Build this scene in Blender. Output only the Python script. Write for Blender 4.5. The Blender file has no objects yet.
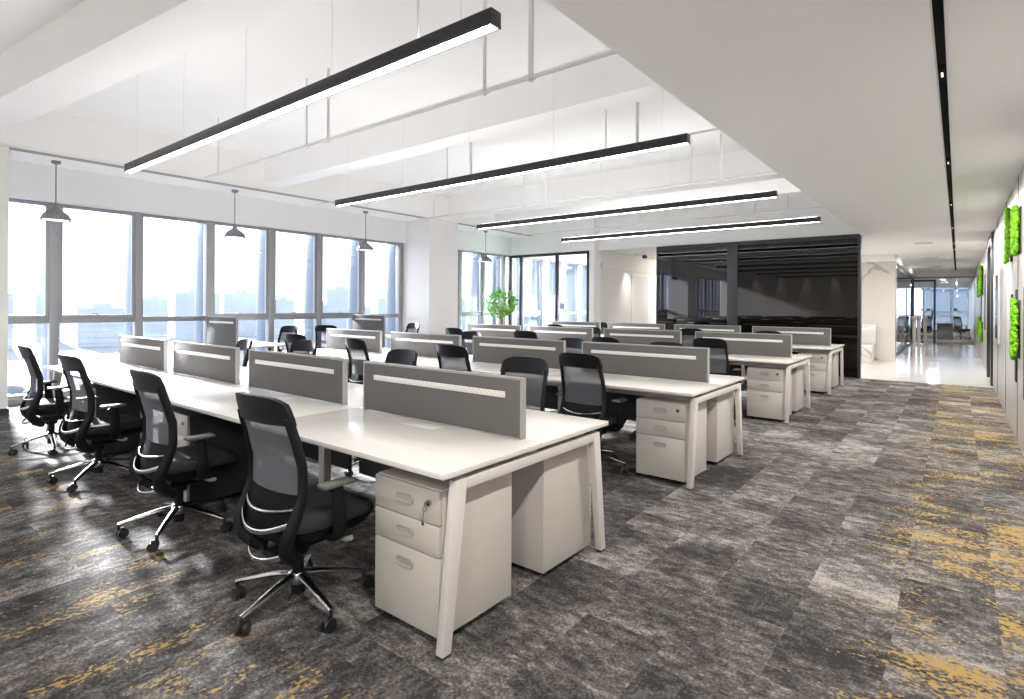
import bpy, bmesh, math, random
from mathutils import Vector, Matrix
random.seed(7)
C = bpy.context.scene.collection
SC = bpy.context.scene

# ---------------------------------------------------------------- camera
F_PX, YAW, V0, CAM_H, ROLL = 561.83, math.radians(38.455), 305.2, 1.421, math.radians(0.299)
cam_d = bpy.data.cameras.new('camera'); cam = bpy.data.objects.new('camera', cam_d); C.objects.link(cam)
fw = Vector((-math.sin(YAW), math.cos(YAW), 0)); rt = Vector((math.cos(YAW), math.sin(YAW), 0)); up = Vector((0, 0, 1))
r3 = rt*math.cos(ROLL)+up*math.sin(ROLL); u3 = -rt*math.sin(ROLL)+up*math.cos(ROLL)
m = Matrix((r3, u3, -fw)).transposed().to_4x4(); m.translation = Vector((0, 0, CAM_H)); cam.matrix_world = m
cam_d.sensor_width = 36; cam_d.lens = F_PX/1024*36; cam_d.shift_y = -(349.5-V0)/1024
cam_d.clip_start = 0.05; cam_d.clip_end = 3000
SC.camera = cam

# ---------------------------------------------------------------- light and exposure
SC.view_settings.view_transform = 'Standard'; SC.view_settings.look = 'None'
SC.view_settings.gamma = 1; SC.view_settings.use_curve_mapping = False
SC.view_settings.exposure = 1.08
SC.cycles.use_denoising = True
SC.cycles.max_bounces = 14; SC.cycles.diffuse_bounces = 12; SC.cycles.transparent_max_bounces = 24
SC.cycles.caustics_reflective = False; SC.cycles.caustics_refractive = False
SC.cycles.sample_clamp_indirect = 6

SKY_STRENGTH = 2.8
SUN_STRENGTH = 30.0
LAMP = 15.0
w = bpy.data.worlds.new('world'); SC.world = w; w.use_nodes = True
nt = w.node_tree; nt.nodes.clear()
out = nt.nodes.new('ShaderNodeOutputWorld'); bg = nt.nodes.new('ShaderNodeBackground')
tc = nt.nodes.new('ShaderNodeTexCoord'); sx = nt.nodes.new('ShaderNodeSeparateXYZ'); rp = nt.nodes.new('ShaderNodeValToRGB')
nt.links.new(tc.outputs['Generated'], sx.inputs[0]); nt.links.new(sx.outputs['Z'], rp.inputs[0])
rp.color_ramp.elements[0].position = 0.0; rp.color_ramp.elements[0].color = (0.62, 0.76, 0.93, 1)
rp.color_ramp.elements[1].position = 0.22; rp.color_ramp.elements[1].color = (1.0, 1.0, 1.02, 1)
e = rp.color_ramp.elements.new(0.07); e.color = (0.80, 0.88, 0.97, 1)
nt.links.new(rp.outputs[0], bg.inputs[0]); bg.inputs[1].default_value = SKY_STRENGTH
nt.links.new(bg.outputs[0], out.inputs[0])

def link_light(name, d, loc, direction=None):
    o = bpy.data.objects.new(name, d); C.objects.link(o); o.location = loc
    if direction is not None:
        o.rotation_euler = Vector(direction).to_track_quat('-Z', 'Y').to_euler()
    return o
sd = bpy.data.lights.new('sun', 'SUN'); sd.energy = SUN_STRENGTH; sd.angle = math.radians(5); sd.color = (1.0, 0.98, 0.96)
link_light('sun', sd, (-30, 4, 15), (2.7, -0.29, -1.0))

# ---------------------------------------------------------------- materials
def new_mat(name):
    mt = bpy.data.materials.new(name); mt.use_nodes = True
    n = mt.node_tree; b = n.nodes.get('Principled BSDF')
    return mt, n, b
def mat(name, col, rough=0.5, metal=0.0, noise=0.0, nscale=20.0, bump=0.0, bscale=200.0, coat=0.0, spec=0.5):
    mt, n, b = new_mat(name)
    b.inputs['Base Color'].default_value = (*col, 1); b.inputs['Roughness'].default_value = rough
    b.inputs['Metallic'].default_value = metal; b.inputs['Specular IOR Level'].default_value = spec
    if coat: b.inputs['Coat Weight'].default_value = coat; b.inputs['Coat Roughness'].default_value = 0.1
    t = n.nodes.new('ShaderNodeTexCoord')
    if noise:
        x = n.nodes.new('ShaderNodeTexNoise'); x.inputs['Scale'].default_value = nscale; x.inputs['Detail'].default_value = 4
        r = n.nodes.new('ShaderNodeValToRGB')
        r.color_ramp.elements[0].position = 0.3; r.color_ramp.elements[1].position = 0.7
        r.color_ramp.elements[0].color = (*[c*(1-noise) for c in col], 1); r.color_ramp.elements[1].color = (*[min(1, c*(1+noise)) for c in col], 1)
        n.links.new(t.outputs['Object'], x.inputs['Vector']); n.links.new(x.outputs['Fac'], r.inputs[0]); n.links.new(r.outputs[0], b.inputs['Base Color'])
    if bump:
        x2 = n.nodes.new('ShaderNodeTexNoise'); x2.inputs['Scale'].default_value = bscale
        bp = n.nodes.new('ShaderNodeBump'); bp.inputs['Strength'].default_value = bump; bp.inputs['Distance'].default_value = 0.002
        n.links.new(t.outputs['Object'], x2.inputs['Vector']); n.links.new(x2.outputs['Fac'], bp.inputs['Height']); n.links.new(bp.outputs[0], b.inputs['Normal'])
    return mt
def emis(name, col, s):
    mt, n, b = new_mat(name); b.inputs['Base Color'].default_value = (*col, 1)
    b.inputs['Emission Color'].default_value = (*col, 1); b.inputs['Emission Strength'].default_value = s
    return mt
def mesh_fabric(name, col, opacity, scale=90.0):
    mt, n, b = new_mat(name); b.inputs['Base Color'].default_value = (*col, 1); b.inputs['Roughness'].default_value = 0.7
    tr = n.nodes.new('ShaderNodeBsdfTransparent'); mx = n.nodes.new('ShaderNodeMixShader')
    t = n.nodes.new('ShaderNodeTexCoord'); x = n.nodes.new('ShaderNodeTexNoise'); x.inputs['Scale'].default_value = scale
    mr = n.nodes.new('ShaderNodeMapRange'); mr.inputs['To Min'].default_value = opacity-0.05; mr.inputs['To Max'].default_value = opacity+0.05
    n.links.new(t.outputs['Object'], x.inputs['Vector']); n.links.new(x.outputs['Fac'], mr.inputs['Value'])
    n.links.new(mr.outputs[0], mx.inputs[0]); n.links.new(tr.outputs[0], mx.inputs[1]); n.links.new(b.outputs[0], mx.inputs[2])
    n.links.new(mx.outputs[0], n.nodes['Material Output'].inputs['Surface'])
    return mt
def glass(name, tint, refl=0.08, rough=0.01):
    mt, n, b = new_mat(name)
    tr = n.nodes.new('ShaderNodeBsdfTransparent'); tr.inputs[0].default_value = (*tint, 1)
    gl = n.nodes.new('ShaderNodeBsdfGlossy'); gl.inputs['Roughness'].default_value = rough
    lw = n.nodes.new('ShaderNodeLayerWeight'); lw.inputs['Blend'].default_value = 0.25
    mr = n.nodes.new('ShaderNodeMapRange'); mr.inputs['To Min'].default_value = refl*0.5; mr.inputs['To Max'].default_value = refl*5
    mx = n.nodes.new('ShaderNodeMixShader')
    n.links.new(lw.outputs['Fresnel'], mr.inputs['Value']); n.links.new(mr.outputs[0], mx.inputs[0])
    n.links.new(tr.outputs[0], mx.inputs[1]); n.links.new(gl.outputs[0], mx.inputs[2])
    n.links.new(mx.outputs[0], n.nodes['Material Output'].inputs['Surface'])
    return mt

M = {}
M['wall'] = mat('white_plaster', (0.80, 0.79, 0.77), 0.85, noise=0.015, nscale=1.5)
M['ceiling'] = mat('white_ceiling_paint', (0.90, 0.895, 0.885), 0.9, noise=0.01, nscale=1.2)
M['soffit'] = mat('corridor_ceiling_paint', (0.94, 0.945, 0.95), 0.8, noise=0.01, nscale=1.2)
M['pelmet'] = mat('pelmet_paint', (0.80, 0.81, 0.81), 0.8, noise=0.01)
M['slot'] = mat('grey_slot_metal', (0.30, 0.29, 0.29), 0.5)
M['alu'] = mat('grey_window_aluminium', (0.30, 0.305, 0.32), 0.45, metal=0.3, noise=0.03)
M['fin'] = mat('pale_blue_grey_fin_paint', (0.13, 0.17, 0.23), 0.5, noise=0.03)
M['glass'] = glass('window_glass', (0.95, 0.97, 1.0), 0.05)
M['partition_glass'] = glass('office_glass', (0.93, 0.96, 0.99), 0.08)
M['dark_frame'] = mat('dark_frame_metal', (0.03, 0.033, 0.04), 0.35, metal=0.2)
M['black_metal'] = mat('black_lamp_metal', (0.018, 0.018, 0.02), 0.35, noise=0.05)
M['track_black'] = mat('matt_black_track', (0.006, 0.006, 0.006), 0.9, spec=0.05)
M['diffuser'] = emis('lamp_diffuser', (1.0, 0.97, 0.92), LAMP)
M['downlight'] = emis('downlight_lens', (1.0, 0.95, 0.88), 12.0)
M['spot_lens'] = emis('warm_spot_lens', (1.0, 0.85, 0.6), 1.0)
M['pend'] = mat('slate_pendant_enamel', (0.22, 0.23, 0.25), 0.5, noise=0.04)
M['pipe'] = mat('white_pipe_paint', (0.72, 0.71, 0.70), 0.5)
M['wire'] = mat('steel_wire', (0.75, 0.75, 0.75), 0.4)
M['top'] = mat('off_white_laminate', (0.62, 0.60, 0.575), 0.24, noise=0.012, nscale=3, spec=0.4)
M['leg'] = mat('white_powder_coat', (0.56, 0.54, 0.52), 0.45, noise=0.01)
M['ped'] = mat('warm_white_cabinet_paint', (0.48, 0.455, 0.425), 0.45, noise=0.015, nscale=4, bump=0.1)
M['handle'] = mat('brushed_handle', (0.40, 0.385, 0.365), 0.4, metal=0.2)
M['painted_shade'] = mat('painted_shade_dark', (0.035, 0.038, 0.045), 0.6, noise=0.04)  # under-desk shade put into a dark base colour
M['shadow_gap'] = mat('dark_recess_paint', (0.10, 0.10, 0.10), 0.8)
M['screen'] = mat('grey_felt_screen', (0.115, 0.110, 0.107), 0.95, noise=0.06, nscale=160, bump=0.4, bscale=400)
M['screen_edge'] = mat('light_grey_screen_edge', (0.30, 0.29, 0.285), 0.5)
M['chair_black'] = mat('black_chair_plastic', (0.007, 0.008, 0.011), 0.5, noise=0.08, spec=0.2)
M['chair_fabric'] = mat('black_seat_fabric', (0.010, 0.011, 0.014), 0.85, noise=0.15, nscale=150, bump=0.3)
M['chair_mesh'] = mesh_fabric('grey_back_mesh', (0.10, 0.108, 0.125), 0.80, 300)
M['chrome'] = mat('polished_aluminium', (0.42, 0.42, 0.42), 0.22, metal=1.0)
M['pad'] = mat('grey_arm_pad', (0.10, 0.095, 0.09), 0.35)
M['rubber'] = mat('black_castor_rubber', (0.012, 0.012, 0.014), 0.45)
M['base_black'] = mat('black_skirting', (0.02, 0.02, 0.02), 0.5)
M['moss_board'] = mat('dark_moss_board', (0.03, 0.035, 0.03), 0.8)
M['moss'] = mat('bright_green_moss', (0.15, 0.40, 0.006), 0.95, noise=0.65, nscale=26, bump=0.8, bscale=90)
M['leaf'] = mat('green_leaf', (0.16, 0.38, 0.05), 0.5, noise=0.45, nscale=5)
M['trunk'] = mat('tan_trunk', (0.30, 0.19, 0.10), 0.8, noise=0.2)
M['pot'] = mat('white_glazed_pot', (0.75, 0.74, 0.72), 0.3)
M['white_unit'] = mat('white_lacquer', (0.82, 0.81, 0.80), 0.25, noise=0.01)
M['wallpanel'] = mat('warm_grey_wall_panel', (0.46, 0.435, 0.42), 0.32, noise=0.03, nscale=2)
M['tv'] = mat('black_screen_glass', (0.01, 0.01, 0.012), 0.05)
M['tvpic'] = mat('grey_screen_surround', (0.55, 0.54, 0.53), 0.3)
M['brown_sill'] = mat('taupe_sill', (0.33, 0.30, 0.28), 0.6, noise=0.05)
M['table'] = mat('pale_table_laminate', (0.7, 0.7, 0.7), 0.3)

def black_glass(name, base, tintspec):
    mt, n, b = new_mat(name)
    b.inputs['Base Color'].default_value = (*base, 1); b.inputs['Roughness'].default_value = 0.02
    b.inputs['Specular IOR Level'].default_value = tintspec
    t = n.nodes.new('ShaderNodeTexCoord'); x = n.nodes.new('ShaderNodeTexNoise'); x.inputs['Scale'].default_value = 0.7
    bp = n.nodes.new('ShaderNodeBump'); bp.inputs['Strength'].default_value = 0.02; bp.inputs['Distance'].default_value = 0.01
    n.links.new(t.outputs['Object'], x.inputs['Vector']); n.links.new(x.outputs['Fac'], bp.inputs['Height']); n.links.new(bp.outputs[0], b.inputs['Normal'])
    return mt
M['bglass_r'] = black_glass('black_back_painted_glass', (0.004, 0.0035, 0.003), 0.45)
M['bglass_l'] = black_glass('blue_black_back_painted_glass', (0.004, 0.005, 0.008), 0.9)

def marble(name, base, vein, rough, vscale=0.55, tiles=None):
    mt, n, b = new_mat(name); b.inputs['Roughness'].default_value = rough
    t = n.nodes.new('ShaderNodeTexCoord'); mp = n.nodes.new('ShaderNodeMapping'); mp.inputs['Rotation'].default_value = (0.3, 0.6, 0.5)
    no = n.nodes.new('ShaderNodeTexNoise'); no.inputs['Scale'].default_value = vscale; no.inputs['Detail'].default_value = 6; no.inputs['Distortion'].default_value = 0.8
    r = n.nodes.new('ShaderNodeValToRGB'); r.color_ramp.elements[0].position = 0.485; r.color_ramp.elements[0].color = (*base, 1)
    r.color_ramp.elements[1].position = 0.515; r.color_ramp.elements[1].color = (*base, 1)
    e = r.color_ramp.elements.new(0.5); e.color = (*vein, 1)
    n.links.new(t.outputs['Object'], mp.inputs[0]); n.links.new(mp.outputs[0], no.inputs['Vector']); n.links.new(no.outputs['Fac'], r.inputs[0]); n.links.new(r.outputs[0], b.inputs['Base Color'])
    return mt
M['marble'] = marble('white_veined_marble', (0.62, 0.595, 0.575), (0.36, 0.34, 0.32), 0.15)
M['marble_floor'] = marble('polished_marble_floor', (0.62, 0.60, 0.58), (0.56, 0.54, 0.52), 0.10)

def carpet():
    mt, n, b = new_mat('patterned_carpet_tiles'); b.inputs['Roughness'].default_value = 1.0; b.inputs['Specular IOR Level'].default_value = 0.15
    N = n.nodes.new; L = n.links.new
    def math_(op, a=None, bb=None, v=None):
        x = N('ShaderNodeMath'); x.operation = op
        if a is not None: L(a, x.inputs[0])
        if bb is not None: L(bb, x.inputs[1])
        elif v is not None: x.inputs[1].default_value = v
        return x.outputs[0]
    t = N('ShaderNodeTexCoord'); s = N('ShaderNodeSeparateXYZ'); L(t.outputs['Object'], s.inputs[0])
    X, Y = s.outputs['X'], s.outputs['Y']
    tx = math_('FLOOR', math_('DIVIDE', math_('ADD', X, v=20.2), v=0.37))
    off = math_('MULTIPLY', math_('MODULO', tx, v=2.0), v=0.45)
    ty = math_('FLOOR', math_('DIVIDE', math_('ADD', Y, off), v=0.9))
    cid = N('ShaderNodeCombineXYZ'); L(tx, cid.inputs[0]); L(ty, cid.inputs[1])
    wn = N('ShaderNodeTexWhiteNoise'); L(cid.outputs[0], wn.inputs['Vector'])
    # per-tile jump of the streak pattern
    jump = N('ShaderNodeVectorMath'); jump.operation = 'SCALE'; jump.inputs['Scale'].default_value = 2.2; L(wn.outputs['Color'], jump.inputs[0])
    turn = math_('LESS_THAN', Y, v=1.5)
    sw = N('ShaderNodeCombineXYZ'); L(Y, sw.inputs[0]); L(X, sw.inputs[1])
    mixv = N('ShaderNodeMix'); mixv.data_type = 'VECTOR'; L(turn, mixv.inputs['Factor']); L(t.outputs['Object'], mixv.inputs['A']); L(sw.outputs[0], mixv.inputs['B'])
    mp = N('ShaderNodeMapping'); mp.inputs['Scale'].default_value = (1.6, 2.7, 1); L(mixv.outputs['Result'], mp.inputs[0])
    ad = N('ShaderNodeVectorMath'); ad.operation = 'ADD'; L(mp.outputs[0], ad.inputs[0]); L(jump.outputs[0], ad.inputs[1])
    n1 = N('ShaderNodeTexNoise'); n1.inputs['Scale'].default_value = 0.9; n1.inputs['Detail'].default_value = 5; n1.inputs['Roughness'].default_value = 0.62; L(ad.outputs[0], n1.inputs['Vector'])
    n2 = N('ShaderNodeTexNoise'); n2.inputs['Scale'].default_value = 75; n2.inputs['Detail'].default_value = 3; L(t.outputs['Object'], n2.inputs['Vector'])
    n2b = N('ShaderNodeTexNoise'); n2b.inputs['Scale'].default_value = 9; n2b.inputs['Detail'].default_value = 4; L(ad.outputs[0], n2b.inputs['Vector'])
    v = math_('ADD', math_('MULTIPLY', n1.outputs['Fac'], v=1.55), math_('MULTIPLY', math_('SUBTRACT', n2.outputs['Fac'], v=0.5), v=0.95))
    v = math_('ADD', v, math_('MULTIPLY', math_('SUBTRACT', n2b.outputs['Fac'], v=0.5), v=0.95))
    v = math_('ADD', v, math_('MULTIPLY', math_('SUBTRACT', wn.outputs['Value'], v=0.5), v=0.15))
    v = math_('SUBTRACT', v, v=0.33)
    r = N('ShaderNodeValToRGB'); L(v, r.inputs[0])
    r.color_ramp.elements[0].position = 0.18; r.color_ramp.elements[0].color = (0.028, 0.026, 0.026, 1)
    r.color_ramp.elements[1].position = 0.86; r.color_ramp.elements[1].color = (0.30, 0.282, 0.27, 1)
    e = r.color_ramp.elements.new(0.5); e.color = (0.095, 0.089, 0.086, 1)
    # golden flecks, woven into the border runs of tiles only
    n3 = N('ShaderNodeTexNoise'); n3.inputs['Scale'].default_value = 0.8; n3.inputs['Detail'].default_value = 3
    mp3 = N('ShaderNodeMapping'); mp3.inputs['Scale'].default_value = (1.6, 3.0, 1); mp3.inputs['Location'].default_value = (3.1, 7.7, 0); L(ad.outputs[0], mp3.inputs[0]); L(mp3.outputs[0], n3.inputs['Vector'])
    n4 = N('ShaderNodeTexNoise'); n4.inputs['Scale'].default_value = 42; n4.inputs['Detail'].default_value = 3
    mp4 = N('ShaderNodeMapping'); mp4.inputs['Scale'].default_value = (0.9, 1.3, 1); L(mixv.outputs['Result'], mp4.inputs[0]); L(mp4.outputs[0], n4.inputs['Vector'])
    def smooth(inp, a, bb):
        q = N('ShaderNodeMapRange'); q.interpolation_type = 'SMOOTHSTEP'; q.inputs['From Min'].default_value = a; q.inputs['From Max'].default_value = bb; L(inp, q.inputs['Value']); return q.outputs[0]
    zone = math_('MAXIMUM', math_('MULTIPLY', smooth(X, -0.95, -0.15), v=1.0), math_('MULTIPLY', smooth(Y, 1.5, 1.2), v=0.88))
    zone = math_('MINIMUM', zone, v=1.0)
    a1 = math_('ADD', math_('ADD', math_('MULTIPLY', n3.outputs['Fac'], v=1.5), v=-0.25), math_('MULTIPLY', math_('SUBTRACT', n4.outputs['Fac'], v=0.5), v=1.5))
    a1 = math_('ADD', a1, math_('MULTIPLY', math_('SUBTRACT', zone, v=1.0), v=0.7))
    gm = smooth(a1, 0.625, 0.70)
    mx = N('ShaderNodeMix'); mx.data_type = 'RGBA'; L(gm, mx.inputs['Factor']); L(r.outputs[0], mx.inputs['A']); mx.inputs['B'].default_value = (0.30, 0.205, 0.075, 1)
    L(mx.outputs['Result'], b.inputs['Base Color'])
    bp = N('ShaderNodeBump'); bp.inputs['Strength'].default_value = 0.5; bp.inputs['Distance'].default_value = 0.004; L(n2.outputs['Fac'], bp.inputs['Height']); L(bp.outputs[0], b.inputs['Normal'])
    return mt
M['carpet'] = carpet()

# ---------------------------------------------------------------- mesh helpers
def BM(): return bmesh.new()
def box(bm, x0, x1, y0, y1, z0, z1, bev=0.0, seg=2):
    x0, x1 = min(x0, x1), max(x0, x1); y0, y1 = min(y0, y1), max(y0, y1); z0, z1 = min(z0, z1), max(z0, z1)
    vs = [bm.verts.new(p) for p in ((x0, y0, z0), (x1, y0, z0), (x1, y1, z0), (x0, y1, z0), (x0, y0, z1), (x1, y0, z1), (x1, y1, z1), (x0, y1, z1))]
    fs = [bm.faces.new([vs[i] for i in q]) for q in ((3, 2, 1, 0), (4, 5, 6, 7), (0, 1, 5, 4), (1, 2, 6, 5), (2, 3, 7, 6), (3, 0, 4, 7))]
    if bev:
        es = list({e for f in fs for e in f.edges})
        bmesh.ops.bevel(bm, geom=es, offset=bev, segments=seg, affect='EDGES', profile=0.5)
def prism(bm, pts, axis, a0, a1, bev=0.0):
    """extrude a 2-D outline along x, y or z"""
    def P(p, a):
        return {'x': (a, p[0], p[1]), 'y': (p[0], a, p[1]), 'z': (p[0], p[1], a)}[axis]
    A = [bm.verts.new(P(p, a0)) for p in pts]; B = [bm.verts.new(P(p, a1)) for p in pts]
    n = len(pts); fs = [bm.faces.new(A), bm.faces.new(B[::-1])]
    for i in range(n): fs.append(bm.faces.new([A[i], B[i], B[(i+1) % n], A[(i+1) % n]]))
    bmesh.ops.recalc_face_normals(bm, faces=fs)
    if bev:
        bmesh.ops.bevel(bm, geom=list({e for f in fs for e in f.edges}), offset=bev, segments=2, affect='EDGES', profile=0.5)
def tube(bm, pts, rad, n=8, ref=None, cap=True):
    """sweep an elliptical section; rad = number or (r_side, r_up) or list of those"""
    pts = [Vector(p) for p in pts]; rings = []
    side_prev = None
    for i, p in enumerate(pts):
        t = (pts[min(i+1, len(pts)-1)]-pts[max(i-1, 0)]).normalized()
        if side_prev is None:
            rf = Vector(ref) if ref else (Vector((0, 0, 1)) if abs(t.z) < 0.9 else Vector((1, 0, 0)))
            s = t.cross(rf).normalized()
        else:
            s = (side_prev-t*side_prev.dot(t)).normalized()
        side_prev = s; u = s.cross(t).normalized()
        r = rad[i] if isinstance(rad, list) else rad
        ra, rb = (r, r) if not isinstance(r, tuple) else r
        rings.append([bm.verts.new(p+s*(ra*math.cos(2*math.pi*k/n))+u*(rb*math.sin(2*math.pi*k/n))) for k in range(n)])
    for a, b in zip(rings, rings[1:]):
        for k in range(n): bm.faces.new([a[k], a[(k+1) % n], b[(k+1) % n], b[k]])
    if cap: bm.faces.new(rings[0][::-1]); bm.faces.new(rings[-1])
def lathe(bm, prof, n=24, c=(0, 0, 0), capends=True):
    rings = [[bm.verts.new((c[0]+r*math.cos(2*math.pi*k/n), c[1]+r*math.sin(2*math.pi*k/n), c[2]+z)) for k in range(n)] for r, z in prof]
    for a, b in zip(rings, rings[1:]):
        for k in range(n): bm.faces.new([a[k], a[(k+1) % n], b[(k+1) % n], b[k]])
    if capends: bm.faces.new(rings[0][::-1]); bm.faces.new(rings[-1])
def cylx(bm, c, r, half, n=16, axis='x'):
    d = Vector((half, 0, 0)) if axis == 'x' else Vector((0, half, 0))
    tube(bm, [Vector(c)-d, Vector(c)+d], r, n)
def grid(bm, f, nu, nv, thick=0.0):
    V = [[bm.verts.new(f(i/nu, j/nv)) for j in range(nv+1)] for i in range(nu+1)]
    fs = [bm.faces.new([V[i][j], V[i+1][j], V[i+1][j+1], V[i][j+1]]) for i in range(nu) for j in range(nv)]
    if thick:
        bmesh.ops.solidify(bm, geom=fs, thickness=thick)
def obj(name, bm, material, parent=None, smooth=True, angle=35):
    me = bpy.data.meshes.new(name); bmesh.ops.recalc_face_normals(bm, faces=bm.faces[:]); bm.to_mesh(me); bm.free()
    me.materials.append(material)
    if smooth:
        me.polygons.foreach_set('use_smooth', [True]*len(me.polygons))
        me.set_sharp_from_angle(angle=math.radians(angle))
    o = bpy.data.objects.new(name, me); C.objects.link(o)
    if parent: o.parent = parent
    return o
def thing(name, label, cat, loc=(0, 0, 0), rotz=0.0, group=None):
    o = bpy.data.objects.new(name, None); C.objects.link(o); o.location = loc; o.rotation_euler = (0, 0, rotz)
    o.empty_display_size = 0.1; o['label'] = label; o['category'] = cat
    if group: o['group'] = group
    return o
def tag(o, label, cat, group=None, kind=None):
    o['label'] = label; o['category'] = cat
    if group: o['group'] = group
    if kind: o['kind'] = kind
    return o
def struct(name, bm, material, label=None, cat=None, parent=None, smooth=False):
    o = obj(name, bm, material, parent, smooth)
    if parent is None: o['kind'] = 'structure'
    if label: o['label'] = label; o['category'] = cat
    return o
def dup(root, loc, rotz, label=None, group=None):
    r = root.copy(); C.objects.link(r); r.location = loc; r.rotation_euler = (0, 0, rotz)
    if label: r['label'] = label
    if group: r['group'] = group
    for ch in list(root.children):
        c = ch.copy(); C.objects.link(c); c.parent = r
        for g in ch.children:
            d = g.copy(); C.objects.link(d); d.parent = c
    return r

# ---------------------------------------------------------------- the room
XW, XE, YB, YS = -10.4, 0.5, 13.1, -6.0          # window wall, corridor wall, end wall, wall behind the camera
ZS, ZC, ZP = 3.97, 2.83, 3.40                     # slab, corridor ceiling, window strip
YN = 20.0                                         # far end of the rooms beyond
YO = 27.6                                         # glass front of the far office
bm = BM(); box(bm, XW-0.1, XE+0.15, YS, YB, -0.1, 0); struct('floor', bm, M['carpet'], 'dark grey streaked carpet tiles with golden flecks in the office', 'carpet floor')
bm = BM(); box(bm, -5.9, XE+0.15, YB, YO, -0.1, 0); struct('floor', bm, M['marble_floor'], 'polished white marble floor of the lobby past the carpet', 'marble floor')
bm = BM(); box(bm, -6.5, XE+0.15, YO, 44, -0.1, 0); struct('floor', bm, M['carpet'], 'brown grey carpet of the far office behind the glass', 'carpet floor')
bm = BM(); box(bm, XW-0.1, -5.9, YB, YN, -0.1, 0); struct('floor', bm, M['carpet'], 'carpet in the glass fronted meeting room', 'carpet floor')
bm = BM(); box(bm, XW-0.4, -1.5, YS-0.2, YB+0.1, ZS, ZS+0.2); struct('ceiling', bm, M['ceiling'], 'high white slab ceiling above the desks', 'ceiling')
bm = BM(); box(bm, -1.5, XE+0.15, YS, 17.3, ZC, ZC+1.3)
struct('ceiling', bm, M['soffit'], 'low white ceiling over the aisle beside the desks', 'ceiling')
bm = BM(); box(bm, -5.8, -1.5, YB+0.1, 17.3, ZC+0.02, ZC+0.1); box(bm, -5.8, XE+0.15, 17.3, YO, ZC, ZC+0.1); box(bm, -3.3, -1.30, 17.9, YO, 2.64, ZC); box(bm, -6.5, XE+0.15, YO, 44, 2.62, 2.9)
struct('ceiling', bm, M['soffit'], 'white ceiling of the lobby and far office', 'ceiling')
bm = BM(); box(bm, XW-0.4, -5.8, YB+0.1, YN, 2.9, 3.1); struct('ceiling', bm, M['ceiling'], 'white ceiling of the glass fronted meeting room', 'ceiling')
# slotted strip ceiling along the windows
bm = BM(); box(bm, XW-0.1, -9.47, YS, YB, ZP, ZP+0.04); box(bm, -9.62, -9.45, YS, YB, ZP+0.04, ZS)
struct('ceiling', bm, M['ceiling'], 'lowered white strip ceiling along the windows with a straight edge', 'ceiling')
bm = BM()
for a, b in ((-9.475, -9.455), (-9.56, -9.545)): box(bm, a, b, YS, YB, ZP-0.012, ZP)
struct('trim_1', bm, M['slot'], 'thin grey slot lines at the edge of the window strip ceiling', 'trim')
# beams
bm = BM(); vs = [(-9.45, 1.04), (-1.5, 1.95), (-1.5, 2.37), (-9.45, 1.50)]
prism(bm, vs, 'z', 3.52, ZS); struct('ceiling_beam', bm, M['ceiling'], 'deep white ceiling beam crossing the top left corner of the view', 'beam')
for a, b, lb in ((4.96, 5.29, 'white ceiling beam between the first and second lines of long lamps'), (9.5, 9.85, 'white ceiling beam running in front of the square column'), (11.15, 11.45, 'white ceiling beam closest to the black glass wall'), (-3.2, -2.8, 'white ceiling beam behind the camera')):
    bm = BM(); box(bm, -9.45, -1.5, a, b, 3.5, ZS); struct('ceiling_beam', bm, M['ceiling'], lb, 'beam')
# east wall
bm = BM(); box(bm, XE, XE+0.15, YS, 13.4, 0, ZC+0.1); box(bm, XE+0.12, XE+0.2, 13.4, 15.3, 0, ZC+0.1)
struct('wall_right', bm, M['wallpanel'], 'warm grey panelled wall beside the aisle with moss and dark slots', 'wall')
bm = BM(); box(bm, XE, XE+0.15, 15.3, 44, 0, ZC); struct('wall_right', bm, M['wallpanel'], 'continuation of the panelled wall along the lobby', 'wall')
bm = BM()
for yy in (6.2, 8.05, 9.95, 11.9): box(bm, XE-0.004, XE, yy, yy+0.012, 0.0, ZC)
struct('trim_2', bm, M['shadow_gap'], 'fine vertical joints between the grey wall panels', 'trim')
# south wall with lit pilasters (seen in reflections)
bm = BM(); box(bm, XW-0.1, XE+0.15, YS-0.2, YS, 0, ZS); struct('wall_back', bm, M['wall'], 'plain white wall behind the camera', 'wall')
# north bulkhead above the glass rooms
bm = BM(); box(bm, -7.47, -1.5, YB-0.02, YB+0.1, 2.88, ZS); box(bm, XW-0.1, -7.47, YB-0.24, YB+0.1, 2.88, ZS)
box(bm, XW+0.02, -10.33, YB-0.24, YB+0.1, 0, 2.88); box(bm, -7.62, -7.47, YB-0.24, YB+0.1, 0, 2.88)
struct('wall_front', bm, M['ceiling'], 'white bulkhead over the glass office and black glass', 'wall')

# windows ------------------------------------------------------------
mull = [-5.325, -4.24, -3.155, -2.07, -0.985, 0.1, 1.185, 2.27, 3.355, 4.44, 5.58, 6.61, 7.70, 8.78, 9.865, 10.8, 11.75, 12.65, 13.55, 14.6, 15.65, 16.7, 17.75, 18.8, 19.9]
HEAD = 2.88
bm = BM(); box(bm, XW-0.12, XW+0.02, YS, YB-0.02, HEAD, ZP); box(bm, XW+0.02, XW+0.14, YS, YB-0.02, HEAD+0.005, ZP)
struct('wall_left', bm, M['pelmet'], 'pale pelmet wall above the windows', 'wall')
bm = BM(); box(bm, XW-0.12, XW+0.02, YB, YN, HEAD, 3.1); struct('wall_left', bm, M['pelmet'], 'pale wall above the meeting room windows', 'wall')
bm = BM(); box(bm, XW-0.05, XW+0.12, YS, YN, 0, 0.07); struct('trim_3', bm, M['brown_sill'], 'low taupe curb under the windows', 'trim')
nwin = 0
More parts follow.
